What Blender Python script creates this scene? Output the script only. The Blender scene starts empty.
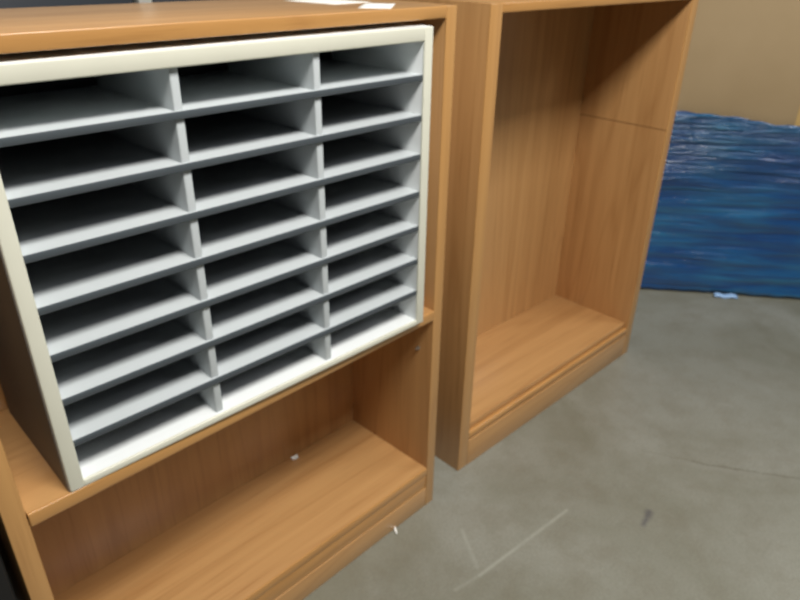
import bpy, bmesh, math, random
from mathutils import Vector, Matrix
random.seed(7)
SC = bpy.context.scene
COL = SC.collection

# ---------------------------------------------------------------- camera
cam_d = bpy.data.cameras.new('camera')
cam = bpy.data.objects.new('camera', cam_d); COL.objects.link(cam)
cam_d.sensor_width = 36.0; cam_d.lens = 665.46 / 800 * 36.0
cam_d.clip_start = 0.02
cam_d.dof.use_dof = True; cam_d.dof.focus_distance = 0.35; cam_d.dof.aperture_fstop = 16.0
Rm = Matrix(((0.6980544, 0.3234817, -0.6388111), (-0.7158955, 0.3335020, -0.6134085), (0.0146184, 0.8855145, 0.4643816)))
cam.matrix_world = Matrix.Translation((-0.1039, -0.8451, 1.2898)) @ Rm.to_4x4()
SC.camera = cam

# ---------------------------------------------------------------- world, lights, exposure
W = bpy.data.worlds.new('world'); SC.world = W; W.use_nodes = True
W.node_tree.nodes['Background'].inputs[0].default_value = (0.78, 0.86, 1.0, 1)
W.node_tree.nodes['Background'].inputs[1].default_value = 0.035
def area(name, loc, target, sx, sy, power, color=(1, 1, 1)):
    d = bpy.data.lights.new(name, 'AREA'); d.shape = 'RECTANGLE'; d.size = sx; d.size_y = sy
    d.energy = power; d.color = color
    o = bpy.data.objects.new(name, d); COL.objects.link(o); o.location = loc
    o.rotation_euler = (Vector(target) - Vector(loc)).to_track_quat('-Z', 'Y').to_euler()
    return o
area('ceiling_tube_light', (0.35, -1.50, 3.20), (0.35, -1.50, 0), 1.3, 0.8, 118, (1.0, 0.97, 0.92))
area('back_wall_fill', (0.6, 1.6, 3.60), (0.6, 1.6, 0), 2.4, 0.5, 26, (1.0, 0.97, 0.92))  # added fill lamp, unseen, to brighten the back wall
area('ceiling_tube_light_right', (3.7, -2.6, 3.6), (3.7, -2.6, 0), 0.5, 2.4, 60, (0.95, 0.97, 1.0))
SC.view_settings.view_transform = 'Standard'; SC.view_settings.look = 'None'
SC.view_settings.gamma = 1.0; SC.view_settings.use_curve_mapping = False
SC.view_settings.exposure = 0.16

# ---------------------------------------------------------------- materials
def lin(r, g, b):
    f = lambda c: (c / 12.92 if c <= 0.04045 else ((c + 0.055) / 1.055) ** 2.4)
    return (f(r / 255), f(g / 255), f(b / 255), 1)
class NT:
    def __init__(s, name):
        s.m = bpy.data.materials.new(name); s.m.use_nodes = True; s.t = s.m.node_tree
        s.b = s.t.nodes['Principled BSDF']
    def n(s, kind, **kw):
        nd = s.t.nodes.new(kind)
        for k, v in kw.items():
            if k in nd.inputs: nd.inputs[k].default_value = v
            else: setattr(nd, k, v)
        return nd
    def l(s, a, b): s.t.links.new(a, b)
    def math(s, op, a, b=None, clamp=False):
        nd = s.t.nodes.new('ShaderNodeMath'); nd.operation = op; nd.use_clamp = clamp
        for i, v in enumerate((a, b)):
            if v is None: continue
            if isinstance(v, (int, float)): nd.inputs[i].default_value = v
            else: s.l(v, nd.inputs[i])
        return nd.outputs[0]
    def mix(s, fac, a, b):
        nd = s.t.nodes.new('ShaderNodeMix'); nd.data_type = 'RGBA'
        for k, v in ((0, fac), (6, a), (7, b)):
            if isinstance(v, (int, float, tuple)): nd.inputs[k].default_value = v
            else: s.l(v, nd.inputs[k])
        return nd.outputs[2]
    def ramp(s, fac, p0, p1):
        nd = s.t.nodes.new('ShaderNodeMapRange'); nd.inputs[1].default_value = p0; nd.inputs[2].default_value = p1
        s.l(fac, nd.inputs[0]); return nd.outputs[0]
    def coord(s, scale, obj=True):
        tc = s.t.nodes.new('ShaderNodeTexCoord'); mp = s.t.nodes.new('ShaderNodeMapping')
        mp.inputs['Scale'].default_value = scale
        s.l(tc.outputs['Object' if obj else 'Generated'], mp.inputs[0]); return mp.outputs[0]

def plain(name, rgb, rough=0.5, metal=0.0, spec=0.5, mottle=0.06):
    k = NT(name); c = lin(*rgb)
    no = k.n('ShaderNodeTexNoise', Scale=14.0, Detail=4.0); k.l(k.coord((1, 1, 1)), no.inputs['Vector'])
    lo = tuple(v * (1 - mottle) for v in c[:3]) + (1,); hi = tuple(min(1, v * (1 + mottle)) for v in c[:3]) + (1,)
    k.l(k.mix(no.outputs[0], lo, hi), k.b.inputs['Base Color'])
    k.b.inputs['Roughness'].default_value = rough; k.b.inputs['Metallic'].default_value = metal
    k.b.inputs['Specular IOR Level'].default_value = spec
    return k.m

OAK = (190, 145, 93); OAK_D = (160, 115, 68)
def oak(name, axis, base=OAK, dark=OAK_D, seam=None, rough=0.38):
    """open oak grain running along one axis of the object"""
    k = NT(name)
    sc = [26.0, 26.0, 26.0]; sc[axis] = 0.9
    sc2 = [150.0, 150.0, 150.0]; sc2[axis] = 5.0
    sc3 = [5.0, 5.0, 5.0]; sc3[axis] = 0.5
    a = k.n('ShaderNodeTexNoise', Scale=1.0, Detail=5.0, Distortion=0.6); k.l(k.coord(tuple(sc)), a.inputs['Vector'])
    b = k.n('ShaderNodeTexNoise', Scale=1.0, Detail=3.0); k.l(k.coord(tuple(sc2)), b.inputs['Vector'])
    c = k.n('ShaderNodeTexNoise', Scale=1.0, Detail=2.0, Distortion=0.3); k.l(k.coord(tuple(sc3)), c.inputs['Vector'])
    # cathedral figure: rings of the broad noise
    r = k.math('FRACT', k.math('MULTIPLY', c.outputs[0], 9.0))
    r = k.math('ABSOLUTE', k.math('SUBTRACT', r, 0.5))
    r = k.ramp(r, 0.36, 0.5)
    f = k.ramp(a.outputs[0], 0.42, 0.70)
    g = k.ramp(b.outputs[0], 0.56, 0.72)
    f = k.math('ADD', k.math('MULTIPLY', f, 0.48), k.math('MULTIPLY', g, 0.42))
    f = k.math('ADD', f, k.math('MULTIPLY', r, 0.30), clamp=True)
    colr = k.mix(f, lin(*base), lin(*dark))
    if seam:
        tc = k.t.nodes.new('ShaderNodeTexCoord'); sp = k.t.nodes.new('ShaderNodeSeparateXYZ'); k.l(tc.outputs['Object'], sp.inputs[0])
        dz = k.math('ABSOLUTE', k.math('SUBTRACT', sp.outputs[2], seam))
        colr = k.mix(k.ramp(dz, 0.0022, 0.0008), colr, lin(118, 84, 48))
    k.l(colr, k.b.inputs['Base Color'])
    k.b.inputs['Roughness'].default_value = rough
    k.b.inputs['Specular IOR Level'].default_value = 0.5
    k.b.inputs['Coat Weight'].default_value = 0.5; k.b.inputs['Coat Roughness'].default_value = 0.22
    bp = k.n('ShaderNodeBump', Strength=0.12, Distance=0.001); k.l(b.outputs[0], bp.inputs['Height']); k.l(bp.outputs[0], k.b.inputs['Normal'])
    return k.m
oak_x = oak('oak_veneer_long', 0); oak_z = oak('oak_veneer_upright', 2)
oak_seam = oak('oak_veneer_upright_jointed', 2, seam=0.8136)
oak_edge = oak('oak_edge_band', 0, base=(196, 145, 84), dark=(166, 117, 64))
oak_edge_z = oak('oak_edge_band_upright', 2, base=(192, 144, 86), dark=(164, 117, 66))
cream = plain('cream_edge_banding', (220, 219, 202), 0.45)
melamine = plain('white_melamine', (232, 236, 236), 0.42, mottle=0.02)
greyshelf = plain('pale_grey_shelf_board', (193, 199, 201), 0.45, mottle=0.03)
darkedge = plain('dark_grey_edge', (72, 79, 84), 0.5)
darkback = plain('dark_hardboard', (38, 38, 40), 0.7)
blackm = plain('black_enamel', (10, 9, 10), 0.6)
slate = plain('dark_slate_enamel', (44, 50, 58), 0.5)
metal = plain('brushed_steel', (190, 190, 186), 0.3, metal=0.9)
paper = plain('white_paper', (238, 238, 232), 0.7, mottle=0.02)
tapem = plain('tan_tape', (205, 172, 112), 0.35)
bluelabel = plain('pale_blue_film', (150, 185, 225), 0.25)

def cardboard():
    k = NT('corrugated_cardboard')
    a = k.n('ShaderNodeTexNoise', Scale=5.0, Detail=5.0); k.l(k.coord((1, 1, 1)), a.inputs['Vector'])
    w = k.n('ShaderNodeTexWave', Scale=60.0, Distortion=0.3); k.l(k.coord((1, 1, 0.0)), w.inputs['Vector'])
    f = k.math('ADD', k.math('MULTIPLY', a.outputs[0], 0.8), k.math('MULTIPLY', w.outputs[0], 0.08), clamp=True)
    k.l(k.mix(f, lin(190, 166, 130), lin(170, 146, 110)), k.b.inputs['Base Color'])
    k.b.inputs['Roughness'].default_value = 0.75; k.b.inputs['Specular IOR Level'].default_value = 0.2
    return k.m
card = cardboard()

def film():
    k = NT('blue_stretch_film')
    a = k.n('ShaderNodeTexNoise', Scale=1.0, Detail=6.0, Distortion=0.8); k.l(k.coord((3.0, 3.0, 34.0)), a.inputs['Vector'])
    b = k.n('ShaderNodeTexNoise', Scale=1.0, Detail=3.0); k.l(k.coord((2.0, 2.0, 3.0)), b.inputs['Vector'])
    f = k.ramp(a.outputs[0], 0.35, 0.75)
    c1 = k.mix(b.outputs[0], lin(6, 50, 118), lin(10, 84, 140))
    k.l(k.mix(k.math('MULTIPLY', f, k.math('ADD', k.math('MULTIPLY', k.ramp(b.outputs[0], .4, .62), .4), .12)), c1, lin(60, 155, 190)), k.b.inputs['Base Color'])
    k.b.inputs['Roughness'].default_value = 0.3; k.b.inputs['Specular IOR Level'].default_value = 0.6
    k.b.inputs['Coat Weight'].default_value = 1.0; k.b.inputs['Coat Roughness'].default_value = 0.2
    tc = k.t.nodes.new('ShaderNodeTexCoord'); sp = k.t.nodes.new('ShaderNodeSeparateXYZ'); k.l(tc.outputs['Object'], sp.inputs[0])
    bunch = k.math('ADD', k.math('MULTIPLY', k.ramp(sp.outputs[2], .42, .70), 1.0), 0.25)   # film bunches up towards its top edge
    e = k.n('ShaderNodeTexNoise', Scale=1.0, Detail=4.0, Distortion=0.4); k.l(k.coord((5.0, 5.0, 70.0)), e.inputs['Vector'])
    hh = k.math('MULTIPLY', k.math('ADD', a.outputs[0], k.math('MULTIPLY', e.outputs[0], .6)), bunch)
    bp = k.n('ShaderNodeBump', Strength=1.0, Distance=0.032); k.l(hh, bp.inputs['Height'])
    k.l(bp.outputs[0], k.b.inputs['Normal']); k.l(bp.outputs[0], k.b.inputs['Coat Normal'])
    return k.m
filmm = film()

def concrete():
    k = NT('sealed_concrete')
    tc = k.t.nodes.new('ShaderNodeTexCoord'); P = tc.outputs['Object']
    n1 = k.n('ShaderNodeTexNoise', Scale=1.6, Detail=7.0, Roughness=0.62, Distortion=0.8); k.l(P, n1.inputs['Vector'])
    n2 = k.n('ShaderNodeTexNoise', Scale=9.0, Detail=6.0, Roughness=0.7); k.l(P, n2.inputs['Vector'])
    n3 = k.n('ShaderNodeTexNoise', Scale=160.0, Detail=3.0); k.l(P, n3.inputs['Vector'])
    col = k.mix(k.ramp(n1.outputs[0], 0.35, 0.68), lin(118, 117, 101), lin(143, 143, 132))
    col = k.mix(k.math('MULTIPLY', k.ramp(n2.outputs[0], 0.45, 0.75), 0.45), col, lin(106, 99, 80))
    col = k.mix(k.math('MULTIPLY', k.ramp(n3.outputs[0], .35, .7), 0.35), col, lin(106, 102, 92))
    # wobble for cracks and scratches
    wob = k.n('ShaderNodeTexNoise', Scale=16.0, Detail=4.0); k.l(P, wob.inputs['Vector'])
    vm = k.n('ShaderNodeVectorMath', operation='SUBTRACT'); k.l(wob.outputs['Color'], vm.inputs[0]); vm.inputs[1].default_value = (0.5, 0.5, 0.5)
    vs = k.n('ShaderNodeVectorMath', operation='SCALE'); k.l(vm.outputs[0], vs.inputs[0])
    vs.inputs['Scale'].default_value = 0.03
    va = k.n('ShaderNodeVectorMath', operation='ADD'); k.l(P, va.inputs[0]); k.l(vs.outputs[0], va.inputs[1])
    s0 = k.t.nodes.new('ShaderNodeSeparateXYZ'); k.l(P, s0.inputs[0])
    s1 = k.t.nodes.new('ShaderNodeSeparateXYZ'); k.l(va.outputs[0], s1.inputs[0])
    def seg(a, b, w, soft, warped=True):
        sx = s1 if warped else s0
        dx, dy = b[0] - a[0], b[1] - a[1]; L2 = dx * dx + dy * dy
        px = k.math('SUBTRACT', sx.outputs[0], a[0]); py = k.math('SUBTRACT', sx.outputs[1], a[1])
        t = k.math('DIVIDE', k.math('ADD', k.math('MULTIPLY', px, dx), k.math('MULTIPLY', py, dy)), L2, clamp=True)
        ex = k.math('SUBTRACT', px, k.math('MULTIPLY', t, dx)); ey = k.math('SUBTRACT', py, k.math('MULTIPLY', t, dy))
        dd = k.math('SQRT', k.math('ADD', k.math('MULTIPLY', ex, ex), k.math('MULTIPLY', ey, ey)))
        return k.ramp(dd, w + soft, w)
    patch = k.ramp(n2.outputs[0], 0.35, 0.6)
    for a, b, w, s, c, o, wp in (
        ((1.1367, -.2727), (.8131, -.2388), .0008, .006, (170, 172, 160), .45, False),
        ((.8131, -.2388), (.74, -.224), .0005, .006, (170, 172, 160), .25, False),
        ((.889, -.1216), (.8261, -.2195), .0008, .008, (165, 167, 156), .4, False),
        ((1.559, -.425), (1.64, -.57), .001, .004, (90, 84, 68), .6, True),
        ((1.64, -.57), (1.70, -.67), .001, .004, (90, 84, 68), .6, True),
        ((1.70, -.67), (1.95, -1.1), .001, .004, (90, 84, 68), .6, True),
        ((1.559, -.425), (1.50, -.30), .0006, .003, (94, 88, 70), .35, True),
        ((1.281, -.427), (1.235, -.439), .001, .012, (78, 76, 80), .7, True)):
        m = k.math('MULTIPLY', seg(a, b, w, s, wp), k.math('MULTIPLY', k.math('ADD', patch, 0.35, clamp=True), o))
        col = k.mix(m, col, lin(*c))
    k.l(col, k.b.inputs['Base Color'])
    rr = k.math('ADD', k.math('MULTIPLY', n2.outputs[0], 0.2), 0.28); k.l(rr, k.b.inputs['Roughness'])
    k.b.inputs['Specular IOR Level'].default_value = 0.4
    bp = k.n('ShaderNodeBump', Strength=0.06, Distance=0.003); k.l(n2.outputs[0], bp.inputs['Height']); k.l(bp.outputs[0], k.b.inputs['Normal'])
    return k.m

# ---------------------------------------------------------------- mesh helpers
def bx(bm, x0, x1, y0, y1, z0, z1, bev=0.0, seg=2):
    vs = [bm.verts.new((x, y, z)) for x in (x0, x1) for y in (y0, y1) for z in (z0, z1)]
    fs = [(0, 1, 3, 2), (4, 6, 7, 5), (0, 4, 5, 1), (2, 3, 7, 6), (0, 2, 6, 4), (1, 5, 7, 3)]
    nf = [bm.faces.new([vs[i] for i in f]) for f in fs]
    if bev > 0:
        ed = list({e for f in nf for e in f.edges})
        bmesh.ops.bevel(bm, geom=ed, offset=bev, segments=seg, affect='EDGES', profile=0.5)
def obj(name, bm, mat, parent=None, smooth=True):
    bmesh.ops.recalc_face_normals(bm, faces=bm.faces[:])
    me = bpy.data.meshes.new(name); bm.to_mesh(me); bm.free()
    me.materials.append(mat)
    if smooth:
        me.polygons.foreach_set('use_smooth', [True] * len(me.polygons))
        try: me.set_sharp_from_angle(angle=math.radians(32))
        except Exception: pass
    o = bpy.data.objects.new(name, me); COL.objects.link(o)
    if parent: o.parent = parent
    return o
def box(name, dims, mat, parent=None, bev=0.001, seg=2):
    bm = bmesh.new(); bx(bm, *dims, bev, seg); return obj(name, bm, mat, parent)
def thing(name, label, cat, loc=(0, 0, 0), rz=0.0, group=None):
    o = bpy.data.objects.new(name, None); COL.objects.link(o); o.empty_display_size = 0.1
    o.location = loc; o.rotation_euler = (0, 0, rz); tag(o, label, cat, group); return o
def tag(o, label, cat, group=None):
    o['label'] = label; o['category'] = cat
    if group: o['group'] = group
    return o
def cyl(bm, r, p0, p1, n=16):
    p0, p1 = Vector(p0), Vector(p1); d = p1 - p0
    M = Matrix.Translation((p0 + p1) / 2) @ d.to_track_quat('Z', 'Y').to_matrix().to_4x4()
    bmesh.ops.create_cone(bm, cap_ends=True, segments=n, radius1=r, radius2=r, depth=d.length, matrix=M)

# ---------------------------------------------------------------- setting
def struct(o): o['kind'] = 'structure'; return o
struct(box('floor', (-3.5, 6.0, -5.5, 3.0, -0.1, 0.0), concrete(), bev=0))
wallm = plain('painted_wall', (176, 172, 166), 0.8, mottle=0.05)
struct(box('wall_back', (-3.5, 6.0, 3.0, 3.12, 0.0, 4.2), wallm, bev=0))
struct(box('wall_right', (6.0, 6.12, -5.5, 3.12, 0.0, 4.2), wallm, bev=0))

# ---------------------------------------------------------------- bookcase holding the sorter
H1, W1, T1, TT, HB, D1 = 1.2044, 0.914, 0.0285, 0.0207, 0.1273, 0.278
B1 = thing('bookcase', 'oak veneer bookcase with a white paper sorter on its middle shelf', 'bookcase', group=None)
for x0 in (0.0, W1 - T1):
    p = box('side_panel', (x0, x0 + T1, 0.003, D1 + .062, 0, H1), oak_z, B1, .001)
    box('edge_band', (x0, x0 + T1, 0.0, 0.004, 0, H1), oak_edge_z, p, .0016, 3)
p = box('top_panel', (T1, W1 - T1, 0.003, D1 + .065, H1 - TT, H1), oak_x, B1, .001)
box('edge_band', (T1, W1 - T1, 0.0, 0.004, H1 - TT, H1), oak_edge, p, .002, 3)
box('back_panel', (T1, W1 - T1, D1, D1 + .008, 0.02, H1 - TT), oak_z, B1, 0)
p = box('bottom_shelf', (T1, W1 - T1, 0.003, D1, HB - .022, HB), oak_x, B1, .0008)
box('edge_band', (T1, W1 - T1, 0.0, 0.004, HB - .022, HB), oak_edge, p, .0015)
box('lower_rail', (T1, W1 - T1, 0.0022, 0.024, 0.0625, HB - .0215), oak_edge, B1, .0006)
box('kick_board', (T1, W1 - T1, 0.0008, 0.022, 0.0, 0.062), oak_x, B1, .001)
ZS = 0.5841
p = box('middle_shelf', (T1 + .001, W1 - T1 - .001, 0.001, D1 - .002, ZS - .0235, ZS), oak_x, B1, .0008)
box('edge_band', (T1 + .001, W1 - T1 - .001, -0.003, 0.002, ZS - .0235, ZS), oak_edge, p, .0018, 3)
for z in (0.467,):
    bm = bmesh.new(); cyl(bm, .0032, (W1 - T1, .043, z), (W1 - T1 - .009, .043, z), 12)
    cyl(bm, .0055, (W1 - T1, .043, z), (W1 - T1 - .0015, .043, z), 14)
    obj('shelf_pin', bm, metal, B1)
for x in (T1, W1 - T1):
    s = 1 if x == T1 else -1
    for y in (.043, .24):
        bm = bmesh.new(); cyl(bm, .0032, (x, y, ZS - .0268), (x + s * .009, y, ZS - .0268), 12)
        obj('shelf_pin', bm, metal, B1)

# ---------------------------------------------------------------- empty bookcase
H2, W2, T2, TT2, HB2, D2 = 1.2011, 0.9318, 0.0385, 0.0188, 0.1322, 0.308
B2 = thing('bookcase', 'empty oak veneer bookcase without middle shelves, nearer the blue wrapped stack', 'bookcase', (1.046, 0.0228, 0), -0.0328)
for i, x0 in enumerate((0.0, W2 - T2)):
    p = box('side_panel', (x0, x0 + T2, 0.003, D2 + .03, 0, H2), oak_seam if i else oak_z, B2, .001)
    box('edge_band', (x0, x0 + T2, 0.0, 0.005, 0, H2), oak_edge_z, p, .0022, 3)
p = box('top_panel', (T2, W2 - T2, 0.003, D2 + .03, H2 - TT2, H2), oak_x, B2, .001)
box('edge_band', (T2, W2 - T2, 0.0, 0.004, H2 - TT2, H2), oak_edge, p, .002, 3)
box('back_panel', (T2, W2 - T2, D2, D2 + .008, 0.02, H2 - TT2), oak_z, B2, 0)
box('bottom_shelf', (T2, W2 - T2, 0.013, D2, HB2 - .02, HB2), oak_x, B2, .001)
box('lip_moulding', (T2, W2 - T2, 0.0, 0.0135, 0.094, 0.1145), oak_edge, B2, .003, 3)
box('lower_rail', (T2, W2 - T2, 0.011, 0.024, 0.084, 0.112), oak_x, B2, .0005)
box('kick_board', (T2, W2 - T2, 0.0, 0.022, 0.0, 0.0870), oak_x, B2, .0015)

# ---------------------------------------------------------------- white sorter (3 columns, 8 rows)
SW, SH, SD, F = 0.7408, 0.5905, 0.262, 0.021
S = thing('paper_sorter', 'white paper sorter of three columns and eight rows inside the bookcase', 'paper sorter', (0.0894, -0.0022, ZS + .0004), -0.022)
for x0 in (0.0, SW - F):
    p = box('side_panel', (x0, x0 + F, 0.003, SD, 0, SH), melamine, S, .0008)
    box('edge_band', (x0, x0 + F, -0.001, 0.0045, 0, SH), cream, p, .0025, 3)
p = box('top_panel', (F, SW - F, 0.003, SD, SH - .0235, SH), melamine, S, .0006)
box('edge_band', (F - .001, SW - F + .001, -0.001, 0.0045, SH - .0235, SH), cream, p, .0025, 3)
p = box('bottom_panel', (F, SW - F, 0.003, SD, 0, .012), melamine, S, .0006)
box('edge_band', (F - .001, SW - F + .001, -0.001, 0.0045, 0, .012), cream, p, .0022, 3)
box('back_panel', (F, SW - F, SD - .005, SD, .012, SH - .0235), darkback, S, 0)
box('outer_face', (-.0012, .0002, .004, SD, 0, SH), plain('taupe_facing', (112, 106, 98), .7), S, 0)  # thin darker facing over the left side panel only
for xc in (0.252, 0.4875):
    bm = bmesh.new(); bx(bm, xc - .0065, xc + .0065, 0.007, SD - .005, .012, SH - .0235, .002, 3)
    obj('divider', bm, greyshelf, S)
for zt in (.5115, .4405, .3685, .2955, .2245, .153, .0815):
    p = box('shelf', (F - .002, SW - F + .002, 0.005, SD - .005, zt - .008, zt), greyshelf, S, .0005)
    box('bounce_cut_underside', (F, SW - F, 0.0062, SD - .005, zt - .0105, zt - .0079), darkback, p, 0)  # dark layer added below each shelf to cut light bounce in the slots
    box('shelf_edge', (F - .001, SW - F + .001, 0.002, 0.0058, zt - .0105, zt - .0004), darkedge, p, .0012)

# ---------------------------------------------------------------- blue wrapped stack and box on it
ang = math.atan2(-0.803, 0.596)
WL, WD = 1.15, 1.0
Wst = thing('wrapped_stack', 'stack of goods wrapped in glossy blue stretch film on the floor', 'wrapped stack', (2.418, 0.304, 0), ang)
bm = bmesh.new(); bx(bm, .02, WL - .02, .02, WD - .02, .10, .715, .004)
obj('carton', bm, card, Wst)
bm = bmesh.new()
for y in (.03, .45, .87): bx(bm, .03, WL - .03, y, y + .10, 0, .10, .003)
for i in range(7): bx(bm, .03 + i * .158, .03 + i * .158 + .10, .03, .97, .0985, .1, 0)
obj('pallet', bm, plain('pallet_wood', (120, 96, 68), .8), Wst)
# the film: a closed band round the load, corners rounded, wrinkled, ragged top
bm = bmesh.new()
rc = .03; path = []
def arc(cx, cy, a0):
    for i in range(7):
        a = math.radians(a0 + 90 * i / 6); path.append((cx + rc * math.cos(a), cy + rc * math.sin(a)))
def line(p, q, n):
    for i in range(1, n): path.append((p[0] + (q[0] - p[0]) * i / n, p[1] + (q[1] - p[1]) * i / n))
arc(rc, rc, 180); line((rc, 0), (WL - rc, 0), 70); arc(WL - rc, rc, 270); line((WL, rc), (WL, WD - rc), 50)
arc(WL - rc, WD - rc, 0); line((WL - rc, WD), (rc, WD), 50); arc(rc, WD - rc, 90); line((0, WD - rc), (0, rc), 50)
N = len(path); NZ = 56
def topz(x, y):
    if y < .04:
        pts = [(-1, .762), (.15, .764), (.37, .749), (.50, .727), (.60, .727), (.8, .755), (1.2, .745)]
        for (a, za), (b, zb) in zip(pts, pts[1:]):
            if a <= x <= b: return za + (zb - za) * (x - a) / (b - a)
    return .75 + .01 * math.sin(7 * x + 9 * y)
from mathutils import noise as mn
rings = []
for j in range(NZ + 1):
    t = j / NZ; ring = []
    for i, (x, y) in enumerate(path):
        z = .008 + (topz(x, y) - .008) * t
        n = (Vector((x, y, 0)) - Vector((WL / 2, WD / 2, 0))); 
        if abs(n.x) / WL > abs(n.y) / WD: n.y = 0
        else: n.x = 0
        n.normalize()
        dsp = .009 * mn.noise(Vector((x * 3.2, y * 3.2, z * 26))) + .010 * mn.noise(Vector((x * 2 + 9, y * 2, z * 5)))
        ring.append(bm.verts.new((x + n.x * dsp, y + n.y * dsp, z + .002 * math.sin(i))))
    rings.append(ring)
for j in range(NZ):
    for i in range(N):
        bm.faces.new((rings[j][i], rings[j][(i + 1) % N], rings[j + 1][(i + 1) % N], rings[j + 1][i]))
fo = obj('stretch_film', bm, filmm, Wst)
for pl in fo.data.polygons: pl.use_smooth = True
so = fo.modifiers.new('thickness', 'SOLIDIFY'); so.thickness = .0004; so.offset = -1
# loose tail of film at the foot
bm = bmesh.new()
vs = []
for i in range(9):
    x = .43 + .012 * i; vs.append([bm.verts.new((x, -.012 - .020 * k_, .004 + .010 * (1 - k_) + .003 * math.sin(i * 1.3))) for k_ in (0, 1)])
for a, b in zip(vs, vs[1:]): bm.faces.new((a[0], b[0], b[1], a[1]))
to = obj('film_tail', bm, bluelabel, Wst); so = to.modifiers.new('thickness', 'SOLIDIFY'); so.thickness = .001

CB = thing('cardboard_box', 'large plain brown cardboard box on top of the blue wrapped stack', 'box', Wst.matrix_basis @ Vector((0.0, 0.0, 0)) + Vector((0, 0, .7155)), ang)
CB.location = (2.418, 0.304, .7155)
box('carton', (.026, 1.10, .022, .94, 0, .60), card, CB, .004, 3)
box('tape', (.03, 1.09, .46, .51, .5995, .6008), tapem, CB, 0)
box('tape', (.575, .625, .0212, .0225, .0, .12), tapem, CB, 0)

# ---------------------------------------------------------------- cabinets around the row
def cabinet(label, loc, w, d, h, mat, doors=1):
    r = thing('storage_cabinet', label, 'cabinet', loc)
    box('body', (0, w, .018, d, 0.0, h), mat, r, .003)
    dw = w / doors
    for i in range(doors):
        dr = box('door', (i * dw + .004, (i + 1) * dw - .004, 0, .0175, .05, h - .02), mat, r, .003)
        hx = (i * dw + dw - .05) if i == 0 else (i * dw + .05)
        bm = bmesh.new(); bx(bm, hx - .006, hx + .006, -.026, -.016, h * .55, h * .55 + .12, .003)
        bx(bm, hx - .004, hx + .004, -.018, .001, h * .55 + .005, h * .55 + .013, 0)
        bx(bm, hx - .004, hx + .004, -.018, .001, h * .55 + .107, h * .55 + .115, 0)
        obj('handle', bm, metal, dr)
    return r
cabinet('black cabinet standing close against the left side of the bookcase with the sorter', (-.49, -.012, 0), .475, .42, .95, blackm)
cabinet('dark slate cabinet behind the sorter bookcase, left of the pale gap', (-.16, 1.0, 0), .946, .45, 1.20, slate, 2)
cabinet('dark slate cabinet behind the two bookcases, right of the pale gap', (.834, 1.0, 0), .85, .45, 1.20, slate, 2)

post = thing('support_post', 'pale grey upright post behind the sorter bookcase, between two dark cabinets', 'post', (.81, 1.005, 0))
box('post_shaft', (-.019, .019, -.019, .019, 0.008, 4.2), plain('pale_grey_paint', (206, 206, 198), .5), post, .003)
box('base_plate', (-.0225, .0225, -.022, .022, 0, .008), metal, post, .001)

# ---------------------------------------------------------------- small loose things, painted reflection
def scrap(name, label, cat, loc, w, l, rz, mat=paper, t=.0006, curl=.0, parent=None):
    bm = bmesh.new(); n = 8; g = []
    for i in range(n + 1):
        g.append([bm.verts.new((w * (i / n - .5), l * (j / n - .5), t + curl * ((i / n - .5) ** 2 + .6 * (j / n) ** 3))) for j in range(n + 1)])
    for i in range(n):
        for j in range(n): bm.faces.new((g[i][j], g[i + 1][j], g[i + 1][j + 1], g[i][j + 1]))
    o = obj(name, bm, mat); o.location = loc; o.rotation_euler = (0, 0, rz)
    so = o.modifiers.new('thickness', 'SOLIDIFY'); so.thickness = t; so.offset = -1
    return tag(o, label, cat)
scrap('paper_sheet', 'white paper sheet on top of the sorter bookcase, further back', 'paper', (.775, .20, H1), .10, .13, .1)
scrap('reflection_patch', 'pale sheet standing in for a light reflection near the front edge on top of the sorter bookcase', 'painted reflection', (.775, .065, H1), .055, .12, -.85)  # white sheet added to paint a light reflection in the varnish
scrap('paper_scrap', 'tiny white paper scrap on the bottom shelf of the sorter bookcase', 'scrap', (.670, .264, HB + .0002), .019, .009, -.15, t=.001, curl=.01)
scrap('paper_scrap', 'tiny curled white scrap on the concrete floor below the sorter bookcase', 'scrap', (.768, -.006, .0002), .005, .019, -.55, t=.001, curl=.006)
